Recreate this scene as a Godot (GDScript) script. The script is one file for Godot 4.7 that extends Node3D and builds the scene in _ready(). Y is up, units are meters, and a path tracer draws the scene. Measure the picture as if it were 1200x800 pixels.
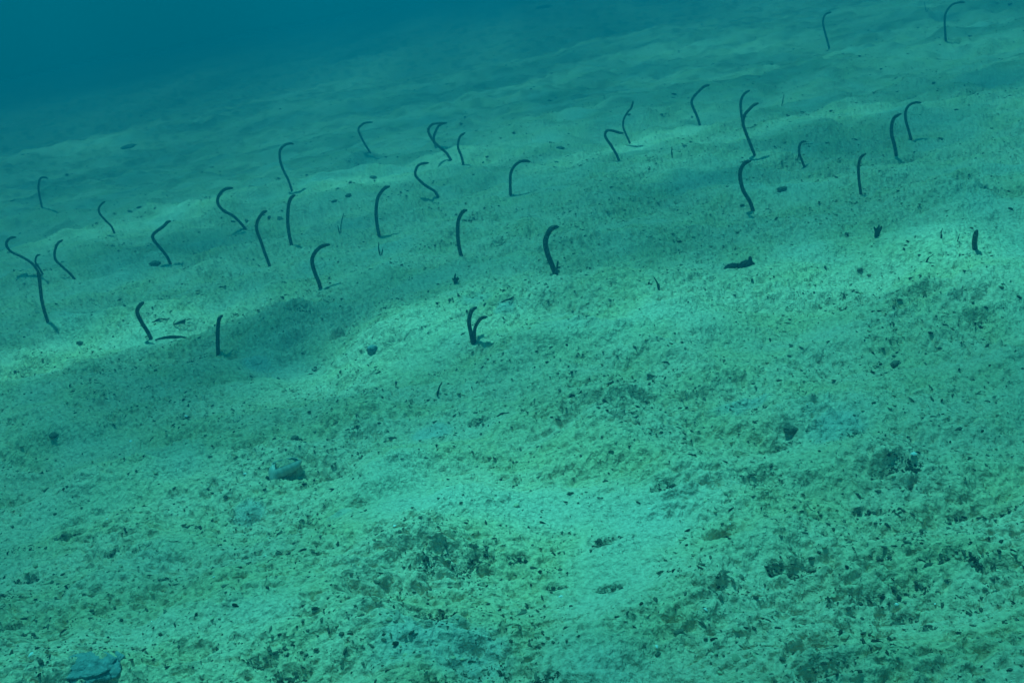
extends Node3D
# A colony of garden eels on a sloping, silty seabed, seen through green-blue water.

const SUN := Vector3(-0.26, 1.0, -0.24)      # towards the sun
const SHEET_Y := 6.2                         # height of the added light-band sheet
var rng := RandomNumberGenerator.new()
var seabed_mat: StandardMaterial3D
var eel_mat: StandardMaterial3D
var eye_mat: StandardMaterial3D
var stone_mat: StandardMaterial3D
var weed_mat: StandardMaterial3D
var wood_mat: StandardMaterial3D
var shell_mat: StandardMaterial3D
var debris_mat: StandardMaterial3D
var listed := 0
var silt := []                    # [x, z, radius, stretch] of fine bluish silt patches

func _ready() -> void:
	var cam := Camera3D.new()
	cam.name = "camera"
	cam.fov = 40.0
	cam.near = 0.05
	cam.far = 200.0
	cam.position = Vector3(0, 0.783, 0)
	cam.rotation_degrees = Vector3(-22.2, 0, 0)
	add_child(cam)
	cam.current = true

	var env := Environment.new()
	var water_light := ProceduralSkyMaterial.new()          # the lit water above, dim water all round
	water_light.sky_top_color = Color(0.03, 0.62, 0.60)
	water_light.sky_horizon_color = Color(0.0, 0.30, 0.40)
	water_light.sky_curve = 0.35
	water_light.ground_horizon_color = Color(0.0, 0.25, 0.36)
	water_light.ground_bottom_color = Color(0.0, 0.16, 0.22)
	water_light.ground_curve = 0.2
	water_light.sky_energy_multiplier = 1.2
	var sky := Sky.new()
	sky.sky_material = water_light
	env.background_mode = Environment.BG_SKY
	env.sky = sky
	env.tonemap_mode = Environment.TONE_MAPPER_LINEAR
	env.tonemap_exposure = 3.6
	env.volumetric_fog_enabled = true                       # the water itself: it scatters light mostly onwards
	env.volumetric_fog_density = 0.17
	env.volumetric_fog_albedo = Color(0.0, 0.81, 1.0)
	env.volumetric_fog_anisotropy = 0.05
	env.sdfgi_enabled = true
	env.ssao_enabled = true
	env.ssil_enabled = true
	var world := WorldEnvironment.new()
	world.name = "world"
	world.environment = env
	add_child(world)

	var sun := DirectionalLight3D.new()                     # sunlight as the water above has filtered it
	sun.name = "sun"
	sun.light_color = Color(0.36, 1.0, 0.955)
	sun.light_energy = 1.5
	sun.light_angular_distance = 1.7
	sun.shadow_enabled = true
	sun.sky_mode = DirectionalLight3D.SKY_MODE_LIGHT_ONLY
	add_child(sun)
	sun.look_at_from_position(SUN * 10.0, Vector3.ZERO)

	materials()
	terrain_setup()
	listed = -hollows.size()
	place_hollows()
	listed += hollows.size()
	seabed()
	light_band_sheet()
	place_eels()
	place_things()
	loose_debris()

# ---- helpers ----
func tag(o: Node, label: String, category: String, group := "") -> void:
	o.set_meta("label", label)
	o.set_meta("category", category)
	if group != "":
		o.set_meta("group", group)

func mesh_node(called: String, m: Mesh, mat: Material, parent: Node = self) -> MeshInstance3D:
	var o := MeshInstance3D.new()
	o.name = called
	o.mesh = m
	o.material_override = mat
	parent.add_child(o, true)
	return o

func base(called: String, at: Vector3, label: String, category: String, group := "") -> Node3D:
	var o := Node3D.new()
	o.name = called
	add_child(o, true)
	o.position = at
	tag(o, label, category, group)
	return o

func on_ground(x: float, z: float) -> Vector3:
	return Vector3(x, height(x, z), z)

func plain(rough: float, spec := 0.3) -> StandardMaterial3D:
	var m := StandardMaterial3D.new()
	m.vertex_color_use_as_albedo = true
	m.roughness = rough
	m.metallic_specular = spec
	return m

func relief(m: StandardMaterial3D, sd: int, freq: float, scale: float, cm: float) -> void:
	var n := FastNoiseLite.new()
	noise_setup(n, sd, freq, 4, 0.6)
	var t := NoiseTexture2D.new()
	t.width = 512
	t.height = 512
	t.seamless = true
	t.noise = n
	m.uv1_triplanar = true
	m.uv1_world_triplanar = true
	m.uv1_scale = Vector3.ONE * scale
	m.heightmap_enabled = true
	m.heightmap_texture = t
	m.heightmap_scale = cm

func materials() -> void:
	seabed_mat = plain(0.95, 0.15)
	relief(seabed_mat, 5, 0.03, 5.3, 0.7)
	eel_mat = plain(0.6, 0.3)
	eye_mat = plain(0.6, 0.2)
	stone_mat = plain(0.95, 0.15)
	relief(stone_mat, 8, 0.03, 9.0, 0.4)
	weed_mat = plain(0.8, 0.2)
	wood_mat = plain(0.9, 0.2)
	shell_mat = plain(0.45, 0.4)
	debris_mat = plain(0.95, 0.1)

# ---- the seabed: one sheet, finest in the part of the colony that lies near ----
func sand_color(x: float, z: float, far: float) -> Color:
	var t := n_tone.get_noise_2d(x * 0.8, z * 1.3)
	var p := n_patch.get_noise_2d(x + 9.0, z) + 0.25
	var c := Color(0.68, 0.49, 0.34)
	c = c.lerp(Color(0.60, 0.44, 0.24), clampf(0.4 + 1.2 * t, 0.0, 1.0) * 0.65)       # thin algal film
	c = c.lerp(Color(0.44, 0.45, 0.39), clampf(-1.6 * p + 0.2, 0.0, 1.0) * 0.5)           # fine pale silt
	var near := 1.0 - smoothstep(2.8, 5.5, sqrt(far))
	if near < 1.0:
		var mark := n_mark.get_noise_2d(x * 0.4, z)
		c = c.lerp(Color(0.16, 0.16, 0.11), 0.45 * (1.0 - near) * smoothstep(0.12, 0.45, mark))
	if near > 0.0:
		var s := n_clod.get_noise_2d(x * 1.0 + 40.0, z * 1.9 - 17.0)
		var dark := smoothstep(0.26, 0.44, s + 0.16 * p + 0.10 * t)
		c = c.lerp(Color(0.10, 0.10, 0.07), 0.4 * dark * near)                              # dark organic crumbs
		var g := n_fine.get_noise_2d(x * 3.1 + 5.0, z * 3.1)
		c = c * (1.0 + 0.35 * g * near)
	for s in silt:
		var dx: float = (x - s[0]) / (s[2] * s[3])
		var dz: float = (z - s[1]) / s[2]
		var d := dx * dx + dz * dz
		if d < 1.5:
			c = c.lerp(Color(0.36, 0.43, 0.42), 0.42 * (1.0 - smoothstep(0.3, 1.4, d + 0.8 * t)))
	return c

func seabed() -> void:
	var angles := PackedFloat32Array()
	for i in 120:
		angles.append(lerpf(-PI, -0.82, i / 120.0))
	var fine := 1120
	for i in fine + 1:
		angles.append(lerpf(-0.82, 0.82, float(i) / fine))
	for i in 120:
		angles.append(lerpf(0.82, PI, (i + 1) / 120.0))
	var radii := PackedFloat32Array([0.02, 0.15, 0.3, 0.4, 0.46])
	var rows := 900
	for i in rows:
		var t := lerpf(1.02, 0.031, float(i) / (rows - 1))
		radii.append(0.783 / tan(t))
	radii.append_array(PackedFloat32Array([27.0, 29.5, 32.0]))
	var na := angles.size()
	var nr := radii.size()
	var v := PackedVector3Array()
	var c := PackedColorArray()
	v.resize(na * nr)
	c.resize(na * nr)
	var at := 0
	for j in nr:
		var r := radii[j]
		for i in na:
			var x := r * sin(angles[i])
			var z := -r * cos(angles[i])
			v[at] = Vector3(x, height(x, z), z)
			c[at] = sand_color(x, z, r * r)
			at += 1
	var n := PackedVector3Array()
	n.resize(na * nr)
	at = 0
	for j in nr:
		var j0 := maxi(j - 1, 0) * na
		var j1 := mini(j + 1, nr - 1) * na
		for i in na:
			n[at] = (v[j1 + i] - v[j0 + i]).cross(v[j * na + maxi(i - 1, 0)] - v[j * na + mini(i + 1, na - 1)]).normalized()
			if n[at].y < 0.0:
				n[at] = -n[at]
			at += 1
	var idx := PackedInt32Array()
	idx.resize((na - 1) * (nr - 1) * 6)
	var k := 0
	for j in nr - 1:
		for i in na - 1:
			var a := j * na + i
			var b := a + na
			idx[k] = a
			idx[k + 1] = b
			idx[k + 2] = a + 1
			idx[k + 3] = a + 1
			idx[k + 4] = b
			idx[k + 5] = b + 1
			k += 6
	var arr := []
	arr.resize(Mesh.ARRAY_MAX)
	arr[Mesh.ARRAY_VERTEX] = v
	arr[Mesh.ARRAY_NORMAL] = n
	arr[Mesh.ARRAY_COLOR] = c
	arr[Mesh.ARRAY_INDEX] = idx
	var m := ArrayMesh.new()
	m.add_surface_from_arrays(Mesh.PRIMITIVE_TRIANGLES, arr)
	var o := mesh_node("seabed", m, seabed_mat)
	o.set_meta("kind", "structure")
	o.set_meta("label", "sloping silty sand seabed pitted with small hollows and crumbs")

# ---- added sheet overhead, out of view: its painted opacity casts the light bands ----
var light_bands := []                   # [x, z, x2, z2, half width, strength] of light bands painted into the sheet, placed where they land
var n_bands := FastNoiseLite.new()

func sheet_clearness(gx: float, gz: float) -> float:
	var t := 0.40 + 0.30 * n_bands.get_noise_2d(gx * 0.75 + gz * 0.35, gz * 1.9) + 0.06 * n_tone.get_noise_2d(gx * 0.25, gz * 0.5)
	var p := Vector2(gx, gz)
	for b in light_bands:
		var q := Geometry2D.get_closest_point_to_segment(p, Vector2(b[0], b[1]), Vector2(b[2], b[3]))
		var d: float = p.distance_to(q) / b[4] + 0.35 * n_bands.get_noise_2d(gx * 3.0, gz * 5.0)
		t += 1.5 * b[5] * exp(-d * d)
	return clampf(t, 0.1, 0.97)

func light_band_sheet() -> void:
	noise_setup(n_bands, 131, 0.9, 2)
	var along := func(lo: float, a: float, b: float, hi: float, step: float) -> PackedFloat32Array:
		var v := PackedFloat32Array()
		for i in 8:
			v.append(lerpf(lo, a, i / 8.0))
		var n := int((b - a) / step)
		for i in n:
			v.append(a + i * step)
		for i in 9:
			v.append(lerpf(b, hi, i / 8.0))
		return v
	var off := SUN / SUN.y * SHEET_Y
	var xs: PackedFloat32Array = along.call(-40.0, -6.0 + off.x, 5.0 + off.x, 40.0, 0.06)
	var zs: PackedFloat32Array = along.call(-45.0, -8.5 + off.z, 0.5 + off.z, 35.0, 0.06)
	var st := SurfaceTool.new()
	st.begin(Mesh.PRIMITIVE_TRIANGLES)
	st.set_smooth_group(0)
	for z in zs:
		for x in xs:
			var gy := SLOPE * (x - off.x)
			var k := (SHEET_Y - gy) / SUN.y
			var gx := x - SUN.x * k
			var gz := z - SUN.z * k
			st.set_color(Color(0.05, 0.30, 0.34, 1.0 - sheet_clearness(gx, gz)))  # painted alpha holds back the sun between the bands
			st.add_vertex(Vector3(x, SHEET_Y + 0.10 * n_bands.get_noise_2d(x * 0.5, z * 0.9), z))
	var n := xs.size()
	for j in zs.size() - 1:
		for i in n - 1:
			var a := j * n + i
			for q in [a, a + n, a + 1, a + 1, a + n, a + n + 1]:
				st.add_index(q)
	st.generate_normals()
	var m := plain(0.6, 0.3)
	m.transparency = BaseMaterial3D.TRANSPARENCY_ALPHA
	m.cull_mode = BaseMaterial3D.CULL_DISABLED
	var o := mesh_node("light_band_sheet", st.commit(), m)
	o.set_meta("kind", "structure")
	o.set_meta("label", "added unseen sheet high above the seabed, painted to cast light bands")

# ---- tubes: eels, weed blades, sticks ----
func smooth_path(p: Array, count: int) -> PackedVector3Array:
	var out := PackedVector3Array()
	var n := p.size()
	for i in count + 1:
		var t := float(i) / count * (n - 1)
		var k := mini(int(t), n - 2)
		var f := t - k
		var a: Vector3 = p[maxi(k - 1, 0)]
		var d: Vector3 = p[mini(k + 2, n - 1)]
		var b: Vector3 = p[k]
		out.append(b.cubic_interpolate(p[k + 1], a, d, f))
	return out

func tube(path: PackedVector3Array, radius: Callable, color: Callable, sides := 12, flat := 1.0) -> ArrayMesh:
	var st := SurfaceTool.new()
	st.begin(Mesh.PRIMITIVE_TRIANGLES)
	st.set_smooth_group(0)
	var total := 0.0
	for i in path.size() - 1:
		total += path[i].distance_to(path[i + 1])
	var s := 0.0
	var up := Vector3(0.1, 0.0, 1.0)
	var n := path.size()
	for i in n:
		if i > 0:
			s += path[i].distance_to(path[i - 1])
		var dir := (path[mini(i + 1, n - 1)] - path[maxi(i - 1, 0)]).normalized()
		var side := dir.cross(up).normalized()
		up = side.cross(dir).normalized()
		for k in sides:
			var a := TAU * k / sides
			var q := path[i] + (side * cos(a) + up * sin(a) * flat) * float(radius.call(s, total))
			st.set_color(color.call(q, a, s, total))
			st.add_vertex(q)
	st.set_color(color.call(path[0], 0.0, 0.0, total))
	st.add_vertex(path[0])
	st.set_color(color.call(path[n - 1], 0.0, total, total))
	st.add_vertex(path[n - 1])
	for i in n - 1:
		for k in sides:
			var a := i * sides + k
			var b := i * sides + (k + 1) % sides
			for q in [a, a + sides, b, b, a + sides, b + sides]:
				st.add_index(q)
	for k in sides:
		for q in [n * sides, k, (k + 1) % sides, n * sides + 1, (n - 1) * sides + (k + 1) % sides, (n - 1) * sides + k]:
			st.add_index(q)
	st.generate_normals()
	return st.commit()

func eye_shape(r: float) -> ArrayMesh:
	return lump(3, Vector3.ONE * 0.22 * r, 0.0, Color(0.02, 0.022, 0.022), 1)

func eel(label: String, x: float, z: float, r: float, shape: Array) -> void:
	r *= 0.75
	var o := base("garden_eel", on_ground(x, z), label, "eel", "garden eels rising from the seabed")
	var pts: Array = []
	var first: Vector3 = shape[0]
	var second: Vector3 = shape[1]
	pts.append(first - (second - first).normalized() * 0.05)
	pts.append_array(shape)
	var path := smooth_path(pts, 64)
	var seed_at := x * 3.7 + z
	var profile := func(s: float, total: float) -> float:
		var q := total - s                       # distance back from the snout
		var k := 0.96 + 0.06 * sin(s * 9.0 + seed_at)
		if q < 3.4 * r:
			k *= lerpf(0.62, 1.02, smoothstep(0.0, 3.2 * r, q))
		if q < 0.7 * r:
			k *= sqrt(maxf(0.06, q / (0.7 * r)))
		return r * k
	var skin := func(q: Vector3, a: float, _s: float, _total: float) -> Color:
		var t := n_clod.get_noise_2d(q.x * 3.0 + q.z * 2.0 + seed_at * 5.0, q.y * 3.0 + a * 0.02)
		var c := Color(0.036, 0.034, 0.027).lerp(Color(0.15, 0.15, 0.11), smoothstep(0.05, 0.4, t))
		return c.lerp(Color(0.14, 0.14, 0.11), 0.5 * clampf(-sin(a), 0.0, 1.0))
	mesh_node("body", tube(path, profile, skin), eel_mat, o)
	var n := path.size()
	var back := n - 1
	var gone := 0.0
	while back > 1 and gone < 1.5 * r:
		gone += path[back].distance_to(path[back - 1])
		back -= 1
	var dir := (path[n - 1] - path[back]).normalized()
	var out := dir.cross(Vector3.UP).normalized()
	var top := out.cross(dir).normalized()
	var ball := eye_shape(r)
	var black := eye_mat
	for side in [-1.0, 1.0]:
		var e := mesh_node("eye", ball, black, o)
		e.position = path[back] + out * side * 0.62 * r + top * 0.38 * r

# ---- loose things on the sand ----
func lump(seed_no: int, size: Vector3, rough: float, tone: Color, detail := 3) -> ArrayMesh:
	var sp := SphereMesh.new()
	sp.radius = 1.0
	sp.height = 2.0
	sp.radial_segments = 10 * detail
	sp.rings = 6 * detail
	var arr := sp.get_mesh_arrays()
	var n := FastNoiseLite.new()
	noise_setup(n, seed_no, 0.9, 4, 0.55)
	var st := SurfaceTool.new()
	st.begin(Mesh.PRIMITIVE_TRIANGLES)
	st.set_smooth_group(0)
	for p in arr[Mesh.ARRAY_VERTEX]:
		var q: Vector3 = p
		var k := n.get_noise_3dv(q * 1.6 + Vector3(3, 1, 2))
		var k2 := n.get_noise_3dv(q * 5.0)
		st.set_color(tone * (1.0 + 0.7 * k2))
		st.add_vertex(q * size * (1.0 + rough * (1.3 * k + 0.4 * k2)))
	for i in arr[Mesh.ARRAY_INDEX]:
		st.add_index(i)
	st.generate_normals()
	return st.commit()

func rock(label: String, x: float, z: float, r: float, bluish := false) -> void:
	r *= 1.0 if bluish else 0.82
	var sd := int(absf(x) * 977.0 + absf(z) * 331.0)
	rng.seed = sd
	var tone := Color(0.20, 0.27, 0.26) if bluish else Color(0.17, 0.165, 0.12)
	var o := mesh_node("rock", lump(sd, Vector3(r, r * (0.27 if r > 0.025 else rng.randf_range(0.45, 0.7)), r * rng.randf_range(0.6, 0.95)), 0.30 if r > 0.025 or bluish else 0.45, tone, 4 if r > 0.025 else 3), stone_mat)
	o.position = on_ground(x, z) + Vector3(0, r * 0.02, 0)
	o.rotation = Vector3(0, rng.randf_range(-0.35, 0.35), 0.15)
	tag(o, label, "rock", "stones lying on the seabed")

func weed(label: String, x: float, z: float, r: float, bushy: bool) -> void:
	rng.seed = int(absf(x) * 811.0 + absf(z) * 577.0)
	var o := base("weed_tuft" if bushy else "weed_stalk", on_ground(x, z), label, "seaweed", "weed growing on the seabed")
	var count := 6 if bushy else 2
	for i in count:
		var h := r * (rng.randf_range(0.5, 1.25) if bushy else (2.0 if i == 0 else 0.9))
		var lean := Vector3(rng.randf_range(-0.5, 0.5), 1.0, rng.randf_range(-0.4, 0.4))
		var bend := Vector3(rng.randf_range(-0.5, 0.6), 0.0, rng.randf_range(-0.3, 0.3)) * h * 0.5
		var pts := [Vector3(0, -0.01, 0), lean * h * 0.45, lean * h * 0.8 + bend * 0.6, lean * h + bend]
		var w := r * 0.13 if bushy else minf(0.0016, r * 0.1)
		var profile := func(s: float, total: float) -> float: return w * (0.35 + 0.9 * sin(PI * clampf(0.12 + 0.8 * s / total, 0.0, 1.0)))
		var skin := func(q: Vector3, _a: float, _s: float, _t: float) -> Color: return Color(0.055, 0.07, 0.05) * (1.0 + 0.5 * n_fine.get_noise_2d(q.x * 9.0, q.y * 9.0))
		mesh_node("blade", tube(smooth_path(pts, 10), profile, skin, 6, 0.45), weed_mat, o)

func stick(label: String, x: float, z: float, r: float, thick: float, turn: float) -> void:
	rng.seed = int(absf(x) * 613.0 + absf(z) * 449.0)
	var pts := []
	for i in 5:
		var t := (i / 4.0 - 0.5) * 2.0 * r
		var px := t * cos(turn)
		var pz := t * sin(turn) + rng.randf_range(-0.12, 0.12) * r
		pts.append(Vector3(px, height(x + px, z + pz) - height(x, z) + thick * 0.6, pz))
	var sd := rng.randf() * 50.0
	var profile := func(s: float, total: float) -> float: return thick * (0.55 + 0.5 * sin(PI * s / total) + 0.35 * n_mid.get_noise_1d(s * 40.0 + sd))
	var skin := func(q: Vector3, _a: float, _s: float, _t: float) -> Color: return Color(0.055, 0.05, 0.038) * (1.0 + 0.6 * n_fine.get_noise_2d(q.x * 6.0, q.z * 6.0))
	var o := mesh_node("twig", tube(smooth_path(pts, 16), profile, skin, 7), wood_mat)
	o.position = on_ground(x, z)
	tag(o, label, "twig", "twigs lying on the seabed")

func chip(label: String, x: float, z: float, r: float) -> void:
	rng.seed = int(absf(x) * 733.0 + absf(z) * 991.0)
	var st := SurfaceTool.new()
	st.begin(Mesh.PRIMITIVE_TRIANGLES)
	st.set_smooth_group(0)
	var rim := 12
	for layer in [1.0, -1.0]:
		for j in 4:
			for i in rim:
				var a := TAU * i / rim
				var q := float(j) / 3.0 * (1.0 + 0.22 * sin(a * 2.0 + x * 9.0) + 0.12 * sin(a * 5.0))
				st.set_color(Color(0.82, 0.80, 0.74) * (0.9 + 0.1 * sin(q * 14.0)))
				st.add_vertex(Vector3(cos(a) * q * r, (0.45 * (1.0 - q * q) + 0.035 * layer) * r, sin(a) * q * r * 0.7))
	for j in 3:
		for i in rim:
			var a := j * rim + i
			var b := j * rim + (i + 1) % rim
			for q in [a, b, a + rim, b, b + rim, a + rim]:
				st.add_index(q)
			for q in [a, a + rim, b, b, a + rim, b + rim]:
				st.add_index(q + 4 * rim)
	for i in rim:
		var a := 3 * rim + i
		var b := 3 * rim + (i + 1) % rim
		for q in [a, b, a + 4 * rim, b, b + 4 * rim, a + 4 * rim]:
			st.add_index(q)
	st.generate_normals()
	var o := mesh_node("shell_chip", st.commit(), shell_mat)
	o.position = on_ground(x, z) + Vector3(0, r * 0.05, 0)
	o.rotation = Vector3(rng.randf_range(-0.1, 0.5), rng.randf() * TAU, rng.randf_range(-0.3, 0.3))
	tag(o, label, "shell", "white shell chips scattered on the sand")

# a curved sheet with thickness: point(u, w) for u, w in 0..1, offset along its own normal
func sheet(point: Callable, nu: int, nw: int, thick: float, color: Callable) -> ArrayMesh:
	var st := SurfaceTool.new()
	st.begin(Mesh.PRIMITIVE_TRIANGLES)
	st.set_smooth_group(0)
	for layer in [0.5, -0.5]:
		for i in nu + 1:
			for j in nw + 1:
				var u := float(i) / nu
				var w := float(j) / nw
				var p: Vector3 = point.call(u, w)
				var du: Vector3 = point.call(u + 0.01, w) - point.call(u - 0.01, w)
				var dw: Vector3 = point.call(u, w + 0.01) - point.call(u, w - 0.01)
				st.set_color(color.call(u, w))
				st.add_vertex(p + du.cross(dw).normalized() * thick * layer)
	var other := (nu + 1) * (nw + 1)
	for i in nu:
		for j in nw:
			var a := i * (nw + 1) + j
			var b := a + nw + 1
			for q in [a, b, a + 1, a + 1, b, b + 1]:
				st.add_index(q)
			for q in [a, a + 1, b, a + 1, b + 1, b]:
				st.add_index(q + other)
	var edge := []
	for i in nu:
		edge.append([i * (nw + 1), (i + 1) * (nw + 1)])
		edge.append([(i + 1) * (nw + 1) + nw, i * (nw + 1) + nw])
	for j in nw:
		edge.append([j + 1, j])
		edge.append([nu * (nw + 1) + j, nu * (nw + 1) + j + 1])
	for e in edge:
		for q in [e[0], e[1], e[0] + other, e[1], e[1] + other, e[0] + other]:
			st.add_index(q)
	st.generate_normals()
	return st.commit()

func seashell(label: String, x: float, z: float, r: float) -> void:
	var o := base("seashell", on_ground(x, z) + Vector3(0, 0.38 * r, 0), label, "shell")
	o.rotation = Vector3(0.12, 0.30, 0.30)
	var pale := func(u: float, w: float) -> Color: return Color(0.34, 0.33, 0.28).lerp(Color(0.43, 0.42, 0.36), 0.5 + 0.5 * sin(u * 38.0 + w * 2.0))
	# rolled main whorl, its mouth open along the upper left side
	var whorl := func(u: float, w: float) -> Vector3:
		var a := lerpf(0.65, 5.05, w)
		var q := 0.60 * pow(maxf(0.0, 1.0 - pow(clampf(u, 0.0, 1.0), 4.5)), 0.5) * (1.0 - 0.18 * u) + 0.012
		q *= 1.0 + 0.16 * w + 0.05 * sin(u * 8.0 + w * 5.0) + 0.03 * sin(u * 21.0 - w * 9.0)
		return Vector3(lerpf(-0.40, 1.22, u) + 0.08 * sin(a), cos(a) * q * 0.74 - 0.10 * u, sin(a) * q - 0.16 * u * u) * r
	mesh_node("main_whorl", sheet(whorl, 22, 30, 0.05 * r, pale), shell_mat, o)
	# swollen front whorl past the ridge
	var knob := func(u: float, w: float) -> Vector3:
		var a := TAU * w
		var q := 0.64 * pow(maxf(0.0, 1.0 - pow(absf(u * 1.45 - 0.45), 2.4)), 0.6) * (1.0 + 0.07 * sin(a * 3.0 + u * 4.0)) + 0.01
		return Vector3(-0.26 - 0.58 * u, cos(a) * q * 0.72 - 0.05 - 0.10 * u, sin(a) * q + 0.10 + 0.22 * u) * r
	mesh_node("front_whorl", sheet(knob, 16, 28, 0.03 * r, pale), shell_mat, o)
	var pts := []
	for i in 13:
		var a := lerpf(-1.1, 4.2, i / 12.0) + 0.9
		pts.append(Vector3(-0.40 + 0.05 * sin(a), cos(a) * 0.45, sin(a) * 0.60) * r)
	var profile := func(s: float, total: float) -> float: return 0.05 * r * (0.4 + 0.8 * sin(PI * s / total))
	var lip_skin := func(_q: Vector3, _a: float, _s: float, _t: float) -> Color: return Color(0.60, 0.58, 0.50)
	mesh_node("ridge", tube(smooth_path(pts, 40), profile, lip_skin, 8), shell_mat, o)

func wood_chunk(label: String, x: float, z: float, r: float) -> void:
	var o := base("wood_chunk", on_ground(x, z), label, "wood")
	o.rotation = Vector3(0, 0, atan(SLOPE))
	for k in [[-0.52, 0.50, 0.19, 61], [0.50, 0.50, 0.27, 62]]:
		var m := mesh_node("piece", lump(k[3], Vector3(k[1] * r, k[2] * r, k[2] * r * 1.1), 0.5, Color(0.045, 0.045, 0.036), 3), wood_mat, o)
		m.position = Vector3(k[0] * r, 0.17 * r, 0)
		m.rotation.z = 0.16
	var stub := mesh_node("stub", lump(63, Vector3(0.14, 0.26, 0.14) * r, 0.4, Color(0.045, 0.045, 0.036), 2), wood_mat, o)
	stub.position = Vector3(0.86 * r, 0.42 * r, 0)

func curled_leaf(label: String, x: float, z: float, r: float) -> void:
	var o := base("curled_leaf", on_ground(x, z), label, "leaf")
	o.rotation = Vector3(0.1, -0.2, atan(SLOPE) + 0.1)
	var brown := func(u: float, w: float) -> Color: return Color(0.10, 0.09, 0.06) * (0.8 + 0.3 * sin(w * 40.0))
	var blade := func(u: float, w: float) -> Vector3:
		var a := lerpf(0.3, 5.6, u)
		var q := 0.8 + 0.1 * sin(a * 3.0)
		return Vector3(cos(a) * q * 1.1, 0.02 + (0.32 + 0.10 * sin(a * 2.0)) * w, sin(a) * q * 0.8 - 0.12 * w) * r
	mesh_node("blade", sheet(blade, 26, 5, 0.06 * r, brown), weed_mat, o)
	var stalk := [Vector3(0.9, 0.1, -0.2) * r, Vector3(1.3, 0.16, -0.35) * r, Vector3(1.8, 0.10, -0.4) * r]
	var profile := func(s: float, total: float) -> float: return 0.07 * r * (1.0 - 0.6 * s / total)
	var skin := func(_q: Vector3, _a: float, _s: float, _t: float) -> Color: return Color(0.08, 0.075, 0.05)
	mesh_node("stalk", tube(smooth_path(stalk, 8), profile, skin, 6), weed_mat, o)

# ---- crumbs and grains strewn over the sand, past counting ----
func strewn(called: String, label: String, count: int, small: float, large: float, tint: Color, spread: float, sd: int, flat: float, clustered: float) -> void:
	rng.seed = sd
	var mm := MultiMesh.new()
	mm.transform_format = MultiMesh.TRANSFORM_3D
	mm.use_colors = true
	mm.mesh = lump(sd, Vector3.ONE, 0.6, Color.WHITE, 1)
	mm.instance_count = count
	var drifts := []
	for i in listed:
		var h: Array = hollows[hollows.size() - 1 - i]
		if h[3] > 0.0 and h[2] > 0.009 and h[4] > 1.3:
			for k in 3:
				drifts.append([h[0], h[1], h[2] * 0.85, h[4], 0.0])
	for i in 420:
		var r := 0.6 + 4.2 * pow(rng.randf(), 1.3)
		var a := rng.randf_range(-0.8, 0.8)
		if n_patch.get_noise_2d(r * sin(a) + 9.0, -r * cos(a)) + 0.2 > rng.randf_range(-0.4, 0.4):
			drifts.append([r * sin(a), -r * cos(a), rng.randf_range(0.006, 0.022), rng.randf_range(1.2, 2.6), rng.randf_range(-1.0, 1.0)])
	var made := 0
	while made < count:
		var r := 0.55 + 7.0 * pow(rng.randf(), 1.35)
		var a := rng.randf_range(-0.82, 0.82)
		if called == "litter":
			r = 3.3 + r * 0.8
		var x := r * sin(a)
		var z := -r * cos(a)
		if called == "crumbs_and_hollow_shade" and made < 10000:          # those put in larger hollows stand in for shade; others lie in drifts
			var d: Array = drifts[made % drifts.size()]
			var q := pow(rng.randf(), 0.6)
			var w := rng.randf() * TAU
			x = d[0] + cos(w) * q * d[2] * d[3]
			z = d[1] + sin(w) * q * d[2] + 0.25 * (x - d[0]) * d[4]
		elif clustered > 0.0 and n_patch.get_noise_2d(x + 9.0, z) + 0.7 * n_tone.get_noise_2d(x * 1.5, z * 1.5) + 0.2 < rng.randf_range(-0.4, 0.6) * clustered:
			continue
		var size := small + (large - small) * pow(rng.randf(), 5.0)
		var b := Basis.from_euler(Vector3(rng.randf_range(-0.4, 0.4), rng.randf() * TAU, rng.randf_range(-0.4, 0.4)))
		b = b * Basis.from_scale(Vector3(rng.randf_range(0.7, 2.6 if called == "crumbs_and_hollow_shade" else 1.4), rng.randf_range(0.5, 1.0) * flat, rng.randf_range(0.5, 1.1)) * size)
		mm.set_instance_transform(made, Transform3D(b, on_ground(x, z) + Vector3(0, size * flat * 0.2, 0)))
		mm.set_instance_color(made, tint * (1.0 + rng.randf_range(-spread, spread)))
		made += 1
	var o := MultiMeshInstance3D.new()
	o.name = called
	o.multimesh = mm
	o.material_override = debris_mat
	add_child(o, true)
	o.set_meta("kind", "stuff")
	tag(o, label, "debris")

func loose_debris() -> void:
	strewn("crumbs_and_hollow_shade", "dark organic crumbs strewn over the whole seabed, some set in hollows as shade", 60000, 0.0008, 0.0030, Color(0.10, 0.10, 0.07), 0.7, 17, 0.7, 1.0)
	strewn("sand_clods", "sand-coloured clods and grains strewn over the whole seabed", 22000, 0.0008, 0.0042, Color(0.50, 0.41, 0.26), 0.3, 18, 0.75, 0.6)
	strewn("litter", "flat dark scraps scattered over the farther seabed", 1800, 0.003, 0.012, Color(0.12, 0.12, 0.09), 0.4, 21, 0.35, 0.8)
	strewn("shell_grit", "tiny pale specks of shell grit on the sand", 500, 0.0007, 0.002, Color(0.75, 0.73, 0.66), 0.2, 19, 0.6, 0.0)

# ---- the seabed as a height function in world metres ----
const SLOPE := 0.168
var n_big := FastNoiseLite.new()
var n_mid := FastNoiseLite.new()
var n_fine := FastNoiseLite.new()
var n_clod := FastNoiseLite.new()
var n_patch := FastNoiseLite.new()
var n_mark := FastNoiseLite.new()
var n_tone := FastNoiseLite.new()
var hollows := []                 # [x, z, radius, depth (negative: a mound), stretch across]
var hollow_cells := {}

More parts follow.
